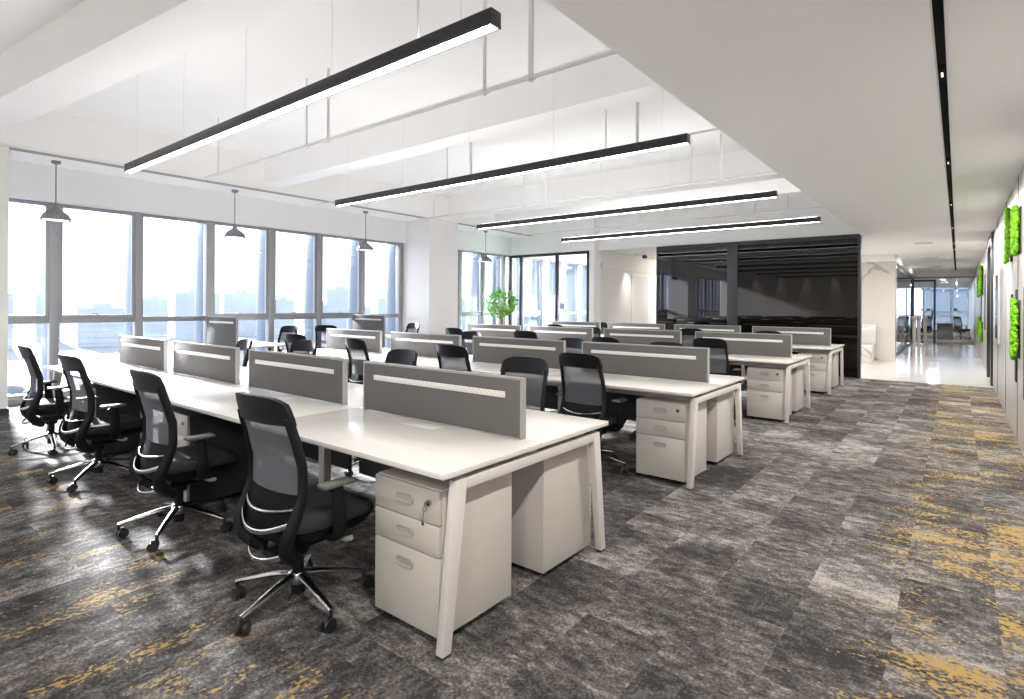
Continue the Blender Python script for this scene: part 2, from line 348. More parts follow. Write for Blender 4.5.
for i in range(len(mull)-1):
    y0, y1 = mull[i], mull[i+1]
    nwin += 1
    root = thing('window_%d' % nwin, 'full height grey framed window, number %d from the wall behind the camera' % nwin, 'window', (XW, y0, 0))
    root['kind'] = 'structure'
    wd = y1-y0
    b = BM()
    box(b, -0.06, 0.07, -0.055, 0.055, 0.07, HEAD, 0.006)           # mullion inside
    box(b, 0.0, 0.03, 0.055, wd-0.055, 1.12, 1.135+0.07, 0.004)     # transom
    box(b, -0.04, 0.05, 0.055, wd-0.055, 0.07, 0.12); box(b, -0.03, 0.03, 0.055, wd-0.055, HEAD-0.05, HEAD)
    if i % 4 in (1, 2, 3):
        box(b, 0.0, 0.045, 0.055, 0.10, 1.2, HEAD-0.05); box(b, 0.0, 0.045, wd-0.10, wd-0.055, 1.2, HEAD-0.05)
        box(b, 0.0, 0.045, 0.10, wd-0.10, 1.2, 1.245)
    obj('window_frame', b, M['alu'], root)
    b = BM(); box(b, -0.42, -0.06, -0.05, 0.05, -0.3, 3.3, 0.005); obj('facade_fin', b, M['fin'], root)
    b = BM(); box(b, -0.022, -0.016, 0.05, wd-0.05, 0.1, HEAD-0.02); obj('pane', b, M['glass'], root, smooth=False)
    if i % 4 in (1, 2, 3):
        b = BM(); box(b, 0.045, 0.06, wd/2-0.04, wd/2+0.04, 1.21, 1.235, 0.004); tube(b, [(0.06, wd/2, 1.22), (0.09, wd/2-0.01, 1.235), (0.095, wd/2-0.05, 1.26), (0.09, wd/2-0.09, 1.262)], 0.012, 8)
        obj('handle', b, M['alu'], root)
# columns
for (y0, y1, lb) in ((0.63, 1.61, 'square white column at the left edge of the view'), (8.86, 9.8, 'square white column between the windows'), (-7.6+0.6, -6.1, '')):
    if not lb: continue
    bm = BM(); box(bm, XW+0.03, -9.45, y0, y1, 0, ZP, 0.004); c = struct('column', bm, M['wall'], lb, 'column')
    b = BM(); box(b, XW+0.02, -9.44, y0-0.01, y1+0.01, 0, 0.08); obj('skirting', b, M['base_black'], c)
bm = BM(); box(bm, -9.6, -9.36, 8.95, 9.3, ZP, ZS, 0.004); struct('duct_casing', bm, M['ceiling'], 'white boxed casing standing above the square column', 'casing')

# glass office front ---------------------------------------------------
root = thing('glass_partition', 'dark framed glass office front with a narrow glass door on the right', 'glass partition', (0, YB-0.22, 0)); root['kind'] = 'structure'
b = BM()
for a, c in ((-10.33, -10.27), (-9.95, -9.87), (-8.70, -8.62), (-7.70, -7.62)): box(b, a, c, -0.02, 0.06, 0, 2.86, 0.004)
box(b, -10.27, -7.62, -0.02, 0.06, 2.80, 2.87, 0.004); box(b, -10.27, -8.62, -0.02, 0.06, 0.0, 0.08)
obj('frame', b, M['dark_frame'], root)
b = BM(); box(b, -10.27, -8.70, 0.015, 0.022, 0.08, 2.80); box(b, -8.62, -7.70, 0.015, 0.022, 0.02, 2.80); obj('pane', b, M['partition_glass'], root, smooth=False)
b = BM()
for k in range(5): box(b, -8.40+k*0.055, -8.36+k*0.055, 0.008, 0.014, 2.44, 2.455)
for k in range(3): tube(b, [(-8.34+k*0.10+0.04*math.cos(q*math.pi/6), 0.011, 2.32+0.04*math.sin(q*math.pi/6)) for q in range(13)], 0.006, 5)
obj('door_marking', b, M['fin'], root)
b = BM(); tube(b, [(-8.55, -0.06, 0.9), (-8.55, -0.06, 1.3)], 0.012, 8); obj('door_handle', b, M['chrome'], root)
# meeting room side wall, end wall, alcove
bm = BM(); box(bm, -7.62, -7.47, YB+0.1, YN, 0, 2.9); box(bm, -7.47, -7.43, YB+0.1, YN, 2.42, 2.56)
struct('wall_left', bm, M['wall'], 'white wall washed by downlights in the passage beyond the desks', 'wall')
bm = BM(); box(bm, -5.9, -5.8, YB+0.12, YN, 0, 3.1); box(bm, XW-0.1, -5.8, YN, YN+0.1, 0, 3.1); struct('wall_front', bm, M['wall'], 'end wall of the rooms beyond', 'wall')
bm = BM(); box(bm, -7.466, -7.45, 15.0, 16.1, 0, 2.3); struct('door_1', bm, M['white_unit'], 'flush pale door in the lit passage wall', 'door')
b = BM(); lathe(b, [(0.03, 0.0), (0.07, 0.01), (0.075, 0.05), (0.05, 0.085), (0.02, 0.10)], 16)
o = obj('security_camera', b, M['black_metal']); o.location = (-7.15, 15.2, 2.80); tag(o, 'small black dome camera under the passage ceiling', 'camera')
# black glass wall
BX0, BX1 = -5.83, -1.52
bm = BM(); box(bm, BX0, BX1, YB+0.02, YB+0.12, 0, 2.88); struct('wall_front', bm, M['base_black'], 'solid body of the black clad room', 'wall')
root = thing('black_glass_wall', 'tall black reflective glass wall with thin frame at the end of the desks', 'glass wall', (0, YB, 0)); root['kind'] = 'structure'
b = BM(); box(b, BX0+0.03, -4.12, -0.03, -0.01, 0.02, 2.80); obj('glass_panel', b, M['bglass_l'], root, smooth=False)['label'] = 'blue black glass pane left of the post'
b = BM(); box(b, -3.9, BX1-0.05, -0.03, -0.01, 0.02, 2.80); obj('glass_panel', b, M['bglass_r'], root, smooth=False)['label'] = 'brown black glass pane right of the post'
b = BM()
box(b, BX0, BX0+0.03, -0.05, 0.02, 0, 2.88); box(b, BX1-0.05, BX1, -0.05, 0.02, 0, 2.88); box(b, BX0+0.03, BX1-0.05, -0.05, 0.02, 2.80, 2.88)
obj('frame', b, M['dark_frame'], root)
b = BM(); box(b, -4.12, -3.9, -0.05, 0.02, 0, 2.80, 0.004); obj('post', b, mat('slate_post_metal', (0.045, 0.05, 0.062), 0.3, metal=0.2), root)
# lobby ------------------------------------------------------------
bm = BM(); box(bm, -3.3, -1.30, 17.9, 18.3, 0, 2.64); box(bm, -5.8, -3.3, 17.9, 18.3, 0, ZC)
struct('wall_front', bm, M['marble'], 'white marble wall with grey diagonal veins in the lobby', 'marble wall')
b = BM(); box(b, -3.4, -1.72, 16.9, 17.85, 0.0, 0.44, 0.01); box(b, -3.4, -1.72, 17.75, 17.85, 0.44, 0.95, 0.01)
tag(obj('lobby_bench', b, M['marble']), 'white marble ledge beside the black glass wall in the lobby', 'bench')
b = BM(); box(b, -1.45, -1.41, 18.3, 27.5, 0.0, 0.06); box(b, -1.45, -1.41, 18.3, 27.5, 2.55, 2.62); box(b, -1.46, -1.40, 27.42, 27.5, 0, 2.6)
root = thing('glass_partition', 'clear glass side screen with dark bottom rail along the lobby', 'glass partition', (0, 0, 0)); root['kind'] = 'structure'
obj('frame', b, M['dark_frame'], root)
b = BM(); box(b, -1.432, -1.426, 18.3, 27.4, 0.06, 2.55); obj('pane', b, M['partition_glass'], root, smooth=False)
root = thing('glass_partition', 'black framed glass door front of the far office', 'glass partition', (0, 0, 0)); root['kind'] = 'structure'
b = BM(); box(b, -1.50, -1.38, YO, YO+0.1, 0, 2.55); box(b, -0.76, -0.69, YO, YO+0.1, 0, 2.50); box(b, -1.38, -0.69, YO, YO+0.1, 2.44, 2.52)
obj('frame', b, M['dark_frame'], root)
b = BM(); box(b, -1.38, -0.76, YO+0.04, YO+0.05, 0.02, 2.44); box(b, -0.69, XE, YO+0.04, YO+0.05, 0.02, 2.55); obj('pane', b, M['partition_glass'], root, smooth=False)
b = BM(); tube(b, [(-0.8, YO-0.06, 0.95), (-0.8, YO-0.06, 1.35)], 0.02, 8); obj('door_handle', b, M['dark_frame'], root)
b = BM(); box(b, -6.5, XE, YO, YO+0.1, 2.56, 2.62); obj('head_rail', b, M['slot'], root)
bm = BM(); box(bm, -6.6, -6.5, YO, 44, 0, 2.9); struct('wall_left', bm, M['wall'], 'side wall of the far office', 'wall')
bm = BM(); box(bm, -5.9, -5.8, 18.3, YO, 0, ZC+0.1); struct('wall_left', bm, M['wall'], 'side wall behind the lobby glass screen', 'wall')
nwin += 1
root = thing('window_%d' % nwin, 'wide window at the far end of the corridor with pale towers outside', 'window', (0, 44, 0)); root['kind'] = 'structure'
b = BM()
for x in (-6.5, -5.2, -3.9, -2.6, -1.7, -0.35, XE-0.05): box(b, x-0.04, x+0.04, -0.05, 0.05, 0, 2.62)
box(b, -6.5, XE, -0.05, 0.05, 0.86, 0.93); box(b, -6.5, XE, -0.05, 0.05, 0, 0.06); obj('window_frame', b, M['white_unit'], root)
b = BM(); box(b, -6.5, XE, -0.01, 0.0, 0.06, 2.62); obj('pane', b, M['glass'], root, smooth=False)
# gates and far office furniture
for k, (x, y, lb) in enumerate(((-1.27, 25.4, 'white barrier post nearest the marble wall in the lobby'), (-1.16, 26.1, 'middle white barrier post in the lobby'), (-1.0, 26.9, 'white barrier post nearest the far office door'))):
    t = thing('barrier_post', lb, 'barrier post', (x, y, 0), 0, 'lobby barrier posts')
    b = BM(); lathe(b, [(0.09, 0), (0.09, 0.04), (0.06, 0.05), (0.06, 0.92), (0.055, 0.95)], 20); obj('body', b, M['ped'], t)
    b = BM(); box(b, -0.075, 0.075, -0.09, 0.09, 0.95, 1.10, 0.02); obj('head', b, M['handle'], t)
for (x, y, lb) in ((-2.6, 32.5, 'meeting table seen through the left glass of the lobby'), (-0.45, 31.5, 'dark box shaped desk in the far office')):
    t = thing('office_table', lb, 'table', (x, y, 0))
    if x < -1:
        b = BM(); box(b, -0.7, 0.7, -0.4, 0.4, 0.72, 0.75, 0.005); obj('tabletop', b, M['table'], t)
        for a in (-0.62, 0.62):
            b = BM(); box(b, a-0.03, a+0.03, -0.35, 0.35, 0, 0.72); obj('leg', b, M['alu'], t)
    else:
        b = BM(); box(b, -0.28, 0.28, -0.3, 0.3, 0.0, 0.70, 0.01); obj('body', b, M['shadow_gap'], t)
        b = BM(); box(b, -0.32, 0.32, -0.33, 0.33, 0.70, 0.73, 0.005); obj('tabletop', b, M['shadow_gap'], t)

# right wall fittings --------------------------------------------------
t = thing('door_portal', 'tall black door frame standing proud of the grey wall', 'door frame', (0, 0, 0)); t['kind'] = 'structure'
b = BM(); box(b, XE-0.035, XE+0.12, 13.4, 13.62, 0, 2.80, 0.004); box(b, XE-0.035, XE+0.12, 15.08, 15.3, 0, 2.80, 0.004); box(b, XE-0.035, XE+0.12, 13.62, 15.08, 2.62, 2.80, 0.004)
obj('frame', b, M['dark_frame'], t)
b = BM(); box(b, XE+0.04, XE+0.08, 13.62, 15.08, 0, 2.62); obj('door_leaf', b, M['shadow_gap'], t)
t = thing('wall_display', 'upright display panel with pale surround on the grey wall', 'display', (XE, 0, 0))
b = BM(); box(b, -0.035, 0, 11.1, 12.5, 0.87, 2.0, 0.01); obj('surround', b, M['tvpic'], t)
b = BM(); box(b, -0.04, -0.035, 11.2, 11.75, 0.95, 1.92); obj('screen', b, M['tv'], t)
slots = [(8.75, 8.95, 1.04, 1.58, 'short dark wall slot farthest from the camera of the three'), (8.10, 8.28, 0.62, 1.62, 'long dark wall slot reaching low behind the single moss strip'), (7.05, 7.26, 0.55, 1.62, 'dark wall slot nearest the camera')]
for (a, c, z0, z1, lb) in slots:
    t = thing('wall_slot', lb, 'wall slot', (XE, a, z0), 0, 'dark slots in the panelled wall')
    b = BM(); box(b, -0.012, 0.0, 0, c-a, 0, z1-z0, 0.003); obj('slot_plate', b, M['base_black'], t)
def moss(cy, z0, z1, wd, lb, n=520, rr=0.026):
    t = thing('moss_panel', lb, 'moss panel', (XE, cy, 0), 0, 'green moss strips on the panelled wall')
    b = BM(); box(b, -0.012, 0, -wd/2, wd/2, z0, z1, 0.003); obj('backing_board', b, M['moss_board'], t)
    b = BM(); R = wd/2+0.015
    for k in range(n):
        z = random.uniform(z0, z1); y = random.uniform(-R, R)
        e0 = min(z-z0, z1-z)
        if e0 < R:
            lim = math.sqrt(max(0, R*R-(R-e0)**2)); y = max(-lim, min(lim, y))
        r = random.uniform(0.6, 1.2)*rr
        bulge = 0.022+0.022*math.sqrt(max(0.0, 1-(y/(R*1.05))**2))
        mtx = Matrix.Translation((-0.012-bulge*random.uniform(0.6, 1.1), y, z)) @ Matrix.Rotation(random.uniform(0, 3), 4, 'X') @ Matrix.Diagonal((0.8, 1, 1.15, 1))
        bmesh.ops.create_icosphere(b, subdivisions=1, radius=r, matrix=mtx)
    o = obj('moss', b, M['moss'], t, smooth=False); o['kind'] = 'stuff'; return t
moss(8.95, 1.97, 2.60, 0.24, 'bright green moss strip high on the wall, farther of the upper pair')
moss(7.80, 1.98, 2.46, 0.26, 'bright green moss strip high on the wall, nearer of the upper pair')
moss(7.85, 0.90, 1.50, 0.24, 'single low bright green moss strip over a long dark slot')
for (cy, z0, z1, lb, n) in ((21.2, 1.75, 2.35, 'small distant upper moss strip left of its pair', 220), (19.0, 1.75, 2.5, 'small distant upper moss strip right of its pair', 220),
                            (21.0, 0.65, 1.15, 'small distant lower moss strip left of its pair', 200), (19.0, 0.55, 1.05, 'small distant lower moss strip right of its pair', 200)):
    moss(cy, z0, z1, 0.5, lb, n*2, 0.032)
for (a, c, z0, z1, lb) in ((19.9, 20.3, 0.9, 2.2, 'dark wall slot between the distant moss strips'), (17.2, 17.5, 0.9, 2.2, 'dark wall slot just past the black door frame')):
    t = thing('wall_slot', lb, 'wall slot', (XE, a, z0), 0, 'dark slots in the panelled wall')
    b = BM(); box(b, -0.012, 0.0, 0, c-a, 0, z1-z0, 0.003); obj('slot_plate', b, M['base_black'], t)

# ceiling track in the corridor -----------------------------------------
t = thing('ceiling_track', 'long black light track running the length of the aisle ceiling', 'light track', (-0.08, 0, ZC))
b = BM(); box(b, -0.021, 0.021, -4, 17.2, -0.008, 0.0)
obj('rail', b, M['track_black'], t)
b = BM(); box(b, -0.030, -0.021, -4, 17.2, -0.003, 0.0); obj('edge_trim', b, M['white_unit'], t)
t2 = thing('ceiling_track', 'thin black light track continuing over the lobby', 'light track', (-0.08, 0, ZC))
b = BM(); box(b, -0.02, 0.02, 17.4, 27, -0.012, 0.0); obj('rail', b, M['track_black'], t2)
track_y = [-1.5, 0.6, 4.2, 6.8, 9.6, 12.4, 15.5]
names_t = ['track spotlight behind the camera', 'track spotlight above the camera', 'slim black track spotlight nearest the camera in view', 'second slim black track spotlight down the aisle', 'third slim black track spotlight down the aisle', 'fourth slim black track spotlight down the aisle', 'slim black track spotlight by the lobby']
for y, lb in zip(track_y, names_t):
    t = thing('track_spotlight', lb, 'spotlight', (-0.08, y, ZC-0.008), 0, 'spotlights in the aisle track')
    b = BM(); box(b, -0.018, 0.018, -0.13, 0.13, -0.018, -0.001, 0.003); obj('body', b, M['track_black'], t)
    b = BM(); box(b, -0.005, 0.005, -0.04, 0.04, -0.020, -0.018); obj('lens', b, M['spot_lens'], t)
    d = bpy.data.lights.new('track_lamp', 'AREA'); d.shape = 'RECTANGLE'; d.size = 0.05; d.size_y = 0.25; d.energy = 38; d.color = (1, 0.95, 0.88)
    l = link_light('track_lamp', d, (-0.08, y, ZC-0.06), (0, 0, -1)); l.parent = t; l.location = (0, 0, -0.05)
    d = bpy.data.lights.new('added_bounce_spot', 'SPOT'); d.energy = 50 if y < 11 else 12; d.spot_size = math.radians(95); d.spot_blend = 1.0; d.color = (1, 0.96, 0.91); d.shadow_soft_size = 0.05  # extra spot, added to bounce light off the wall onto the aisle ceiling
    l = link_light('added_bounce_spot', d, (0, 0, 0), (0.8, 0.0, -1.2)); l.parent = t; l.location = (0.02, 0, -0.06)
# passage downlights
for (x, y, e, lb) in ((-7.15, 14.7, 60, 'recessed downlight at the near end of the lit passage'), (-7.15, 16.9, 60, 'recessed downlight at the far end of the lit passage')):
    t = thing('downlight', lb, 'downlight', (x, y, 2.9), 0, 'downlights in the lit passage')
    b = BM(); lathe(b, [(0.05, -0.012), (0.06, -0.012), (0.065, 0.0), (0.05, 0.0)], 20); obj('ring', b, M['white_unit'], t)
    b = BM(); lathe(b, [(0.0005, -0.006), (0.05, -0.006)], 20, capends=False); obj('lens', b, M['downlight'], t)
    d = bpy.data.lights.new('passage_lamp', 'SPOT'); d.energy = e; d.spot_size = math.radians(70); d.spot_blend = 1.0; d.color = (1, 0.95, 0.90); d.shadow_soft_size = 0.04
    l = link_light('passage_lamp', d, (0, 0, 0), (0, 0, -1)); l.parent = t; l.location = (0, 0, -0.03)
for (x, y, e) in ((-0.6, 15.2, 18), (-0.6, 19.5, 28), (-0.6, 24.0, 28), (-0.9, 31.0, 60), (-1.0, 37, 60), (-9.0, 15.5, 80), (-9.0, 18.2, 70), (-6.65, 17.5, 40), (-3.6, 15.4, 40)):
    zc = 2.9 if x < -5.8 else (ZC+0.02 if x < -3 else (ZC if y < 27 else 2.62))
    nm = {15.2: 'square ceiling lamp where the lobby starts', 19.5: 'square ceiling lamp in the middle of the lobby', 24.0: 'square ceiling lamp by the barrier posts', 31.0: 'nearer square ceiling lamp of the far office', 37: 'farther square ceiling lamp of the far office', 15.5: 'nearer square ceiling lamp of the meeting room', 18.2: 'farther square ceiling lamp of the meeting room', 17.5: 'square ceiling lamp in the passage', 15.4: 'square ceiling lamp over the white ledge behind the black glass'}[y]
    t = thing('ceiling_lamp', nm, 'ceiling lamp', (x, y, zc), 0, 'small square ceiling lamps')
    b = BM(); box(b, -0.16, 0.16, -0.16, 0.16, -0.015, 0.0, 0.004); obj('frame', b, M['white_unit'], t)
    d = bpy.data.lights.new('ceiling_lamp_light', 'AREA'); d.size = 0.3; d.energy = e; d.color = (1, 0.96, 0.9)
    l = link_light('ceiling_lamp_light', d, (0, 0, 0), (0, 0, -1)); l.parent = t; l.location = (0, 0, -0.02)
# lamps on the wall behind the camera (they show as streaks in the black glass)
for k in range(7):
    x = -8.6+k*1.25
    t = thing('wall_washer', 'recessed wall washer lamp behind the camera', 'downlight', (x, YS+0.22, ZS), 0, 'wall washers on the wall behind the camera')
    b = BM(); lathe(b, [(0.07, -0.09), (0.07, 0.0)], 16); obj('body', b, M['black_metal'], t)
    d = bpy.data.lights.new('wall_washer_light', 'SPOT'); d.energy = 160; d.spot_size = math.radians(28); d.spot_blend = 0.5; d.color = (1, 0.9, 0.78); d.shadow_soft_size = 0.03
    l = link_light('wall_washer_light', d, (0, 0, 0), (0, 0, -1)); l.parent = t; l.location = (0, 0, -0.1)

# ---------------------------------------------------------------- linear pendant lamps
ZL = 2.85
def linear_lamp(y, x0, x1, lb, cord=None):
    t = thing('linear_pendant_lamp', lb, 'pendant lamp', (0, y, ZL), 0, 'long black linear lamps over the desks')
    b = BM(); box(b, x0, x1, -0.04, 0.04, 0.012, 0.085, 0.003); box(b, x0, x1, -0.04, -0.034, 0.0, 0.012); box(b, x0, x1, 0.034, 0.04, 0.0, 0.012); box(b, x0, x0+0.01, -0.034, 0.034, 0.0, 0.012); box(b, x1-0.01, x1, -0.034, 0.034, 0, 0.012)
    obj('housing', b, M['black_metal'], t)
    b = BM(); box(b, x0+0.01, x1-0.01, -0.030, 0.030, 0.004, 0.012); obj('diffuser', b, M['diffuser'], t, smooth=False)
    b = BM(); box(b, x0+0.05, x1-0.05, -0.026, 0.026, 0.085, 0.088); obj('upper_diffuser', b, M['diffuser_up_dim' if y < 6 else 'diffuser_up'], t, smooth=False)
    n = 5
    for k in range(n):
        x = x0+0.25+(x1-x0-0.5)*k/(n-1)
        b = BM(); tube(b, [(x, 0, 0.085), (x, 0, ZS-ZL)], 0.002, 5); obj('suspension_wire', b, M['wire'], t)
    if cord:
        b = BM(); tube(b, [(cord, 0, 0.085), (cord, 0.0, 0.4), (cord-0.02, 0, 0.8), (cord, 0, ZS-ZL)], 0.008, 6); obj('power_cord', b, M['pipe'], t)
    return t
M['diffuser_up'] = emis('lamp_upper_diffuser', (1.0, 0.99, 0.975), 10.0)
M['diffuser_up_dim'] = emis('dimmed_lamp_upper_diffuser', (1.0, 0.99, 0.975), 3.2)
for (y, x0, x1, lb, cd) in ((2.20, -7.12, -1.86, 'long black linear lamp nearest the camera', -2.45), (4.83, -7.1, -1.86, 'long black linear lamp, second from the camera', None),
                            (7.90, -7.1, -1.86, 'long black linear lamp, third from the camera', None), (10.62, -7.0, -1.82, 'long black linear lamp nearest the black glass wall', None),
                            (-0.6, -7.1, -1.86, 'long black linear lamp just behind the camera', None), (-3.9, -7.1, -1.86, 'long black linear lamp by the back wall', None)):
    linear_lamp(y, x0, x1, lb, cd)

# sprinkler pipes ------------------------------------------------------
def pipe_run(y, x0, x1, z, drops, lb, r=0.017):
    t = thing('ceiling_pipe', lb, 'pipe', (0, y, z), 0, 'white pipes under the slab')
    b = BM(); tube(b, [(x0, 0, 0), (x1, 0, 0)], r, 10); obj('run', b, M['pipe'], t)
    for x, rr in drops:
        b = BM(); tube(b, [(x, 0, -0.03), (x, 0, ZS-z)], rr, 8); box(b, x-0.035, x+0.035, -0.03, 0.03, -0.012, 0.012, 0.004); obj('hanger', b, M['pipe'], t)
pipe_run(3.52, -8.35, -1.5, 3.2, ((-7.95, 0.009), (-5.77, 0.012), (-5.35, 0.016), (-3.1, 0.014), (-2.62, 0.022)), 'white ceiling pipe nearest the camera, between the first two lamps')
pipe_run(5.85, -9.3, -1.5, 3.25, ((-5.87, 0.011), (-5.4, 0.016), (-3.25, 0.01), (-2.85, 0.02)), 'white ceiling pipe just past the second long lamp', 0.012)
pipe_run(8.4, -9.3, -1.5, 3.3, ((-6.4, 0.011), (-5.9, 0.014), (-3.2, 0.012), (-2.75, 0.02)), 'white ceiling pipe just past the third long lamp', 0.012)
pipe_run(11.9, -9.3, -1.5, 3.3, ((-6.9, 0.012), (-5.7, 0.012), (-5.1, 0.016), (-3.2, 0.014), (-2.6, 0.018)), 'white ceiling pipe nearest the black glass wall', 0.012)
b = BM(); tube(b, [(-9.3, 3.52, 3.1), (-9.3, 3.52, 3.1)], 0.01, 4); b.free()

# dome pendants by the window --------------------------------------------
pd = thing('dome_pendant_lamp', 'grey bell shaped pendant lamp by the window, nearest the left column', 'pendant lamp', (-9.88, 2.18, ZP), 0, 'grey bell pendants along the windows')
b = BM(); lathe(b, [(0.055, 0.0), (0.055, -0.03), (0.02, -0.05)], 20); obj('ceiling_cup', b, M['pend'], pd)
b = BM(); tube(b, [(0, 0, -0.05), (0, 0, -0.62)], 0.008, 6); obj('cord', b, M['pend'], pd)
b = BM(); lathe(b, [(0.02, -0.60), (0.028, -0.64), (0.048, -0.67), (0.095, -0.705), (0.145, -0.745), (0.17, -0.79), (0.178, -0.83), (0.17, -0.83), (0.162, -0.795), (0.138, -0.755), (0.09, -0.718), (0.03, -0.69)], 32); obj('shade', b, M['pend'], pd)
b = BM(); lathe(b, [(0.14, -0.82), (0.165, -0.812), (0.05, -0.79)], 24); obj('inner_diffuser', b, emis('warm_pendant_diffuser', (1.0, 0.88, 0.78), 1.2), pd)
dup(pd, (-9.88, 4.66, ZP), 0, 'grey bell shaped pendant lamp by the window, second from the left column')
dup(pd, (-9.88, 7.42, ZP), 0, 'grey bell shaped pendant lamp by the window, just left of the square column')
dup(pd, (-9.88, 11.3, ZP), 0, 'grey bell shaped pendant lamp above the potted tree')
dup(pd, (-9.88, -0.5, ZP), 0, 'grey bell shaped pendant lamp hanging behind the left column')

# ---------------------------------------------------------------- desks
X0, PB, DP = -1.588, 1.492, 1.343
def add_screen(parent, xc, y, z0, z1, wdt=1.28, bracket=True):
    b = BM(); box(b, xc-wdt/2+0.012, xc+wdt/2-0.012, y-0.014, y+0.014, z0+0.006, z1-0.012, 0.002)
    s = obj('privacy_screen', b, M['screen'], parent)
    b = BM(); box(b, xc-wdt/2, xc+wdt/2, y-0.017, y+0.017, z1-0.012, z1, 0.002); box(b, xc-wdt/2, xc-wdt/2+0.012, y-0.017, y+0.017, z0, z1-0.012); box(b, xc+wdt/2-0.012, xc+wdt/2, y-0.017, y+0.017, z0, z1-0.012)
    obj('edge_trim', b, M['screen_edge'], s)
    b = BM(); zr = z1-0.093
    box(b, xc-wdt/2+0.11, xc+wdt/2-0.11, y-0.021, y+0.021, zr-0.016, zr+0.016, 0.003)
    obj('rail', b, M['rail'], s)['label'] = 'light hatched accessory rail'
def rail_mat():
    mt, n, b = new_mat('hatched_light_rail'); t = n.nodes.new('ShaderNodeTexCoord'); wv = n.nodes.new('ShaderNodeTexWave')
    wv.inputs['Scale'].default_value = 14; mp = n.nodes.new('ShaderNodeMapping'); mp.inputs['Rotation'].default_value = (0, 0.9, 0)
    r = n.nodes.new('ShaderNodeValToRGB'); r.color_ramp.elements[0].color = (0.62, 0.60, 0.58, 1); r.color_ramp.elements[1].color = (0.72, 0.70, 0.68, 1)
    n.links.new(t.outputs['Object'], mp.inputs[0]); n.links.new(mp.outputs[0], wv.inputs['Vector']); n.links.new(wv.outputs['Fac'], r.inputs[0]); n.links.new(r.outputs[0], b.inputs['Base Color'])
    b.inputs['Roughness'].default_value = 0.4; return mt
M['rail'] = rail_mat()
def bench(y0, lb):
    t = thing('bench_desk', lb, 'desk', (X0, y0, 0), 0, 'rows of white bench desks')
    for k in range(4):
        xr, xl = -k*PB, -(k+1)*PB
        for ya, yb in ((0, DP/2-0.001), (DP/2+0.001, DP)):
            b = BM(); box(b, xl+0.002, xr-0.002, ya, yb, 0.725, 0.75, 0.003); o = obj('worktop', b, M['top'], t)
            yc = yb-0.10 if ya == 0 else ya+0.10
            b = BM(); box(b, (xl+xr)/2-0.13, (xl+xr)/2+0.13, yc-0.045, yc+0.045, 0.7502, 0.752, 0.001); obj('cable_flap', b, M['top'], o)
        b = BM(); box(b, xl+0.05, xr-0.05, DP/2-0.028, DP/2+0.028, 0.70, 0.7245); obj('cable_tray', b, M['leg'], t)
        add_screen(t, xr-0.112-0.64, DP/2, 0.7502, 1.057)
        b = BM(); box(b, xl+0.05, xr-(0.75 if k == 0 else 0.05), DP/2-0.01, DP/2+0.01, 0.33, 0.70, 0.002); obj('added_shade_panel', b, M['painted_shade'], t)  # dark panel added to deepen the shade under the desk
    def frame_end(x, d):
        for sgn in (0, 1):
            f_ = (lambda y: y) if sgn == 0 else (lambda y: DP-y)
            b = BM(); prism(b, [(f_(0.012), 0.012), (f_(0.062), 0.012), (f_(0.155), 0.70), (f_(0.085), 0.70)], 'x', x-d, x, 0.003)
            l = obj('leg', b, M['leg'], t)
            b = BM(); prism(b, [(f_(0.012), 0.0), (f_(0.060), 0.0), (f_(0.061), 0.012), (f_(0.013), 0.012)], 'x', x-d+0.003, x-0.003); obj('foot_cap', b, M['base_black'], l)
        b = BM(); box(b, x-d, x, 0.152, DP-0.152, 0.655, 0.70, 0.003); obj('cross_rail', b, M['leg'], t)
    frame_end(-0.012, 0.04); frame_end(-4*PB+0.052, 0.04)
    b = BM()
    for yy in (0.18, DP-0.22): box(b, -4*PB+0.052, -0.052, yy, yy+0.04, 0.66, 0.70)
    obj('long_rail', b, M['leg'], t)
    for k in (1, 2, 3):
        for yy in (0.42, DP-0.47):
            b = BM(); box(b, -k*PB-0.03, -k*PB+0.03, yy, yy+0.05, 0, 0.66, 0.003); obj('middle_leg', b, M['leg'], t)
        b = BM(); box(b, -k*PB-0.03, -k*PB+0.03, 0.18, DP-0.18, 0.70, 0.722); obj('support_bar', b, M['leg'], t)
    return t
ROWS = [1.57, 4.235, 7.36, 10.24]
RN = ['front row', 'second row', 'third row', 'back row']
bench(ROWS[0], 'long white bench desk of the front row, nearest the camera')
bench(ROWS[1], 'long white bench desk, second row from the camera')
bench(ROWS[2], 'long white bench desk, third row from the camera')
bench(ROWS[3], 'long white bench desk of the back row, by the black glass wall')
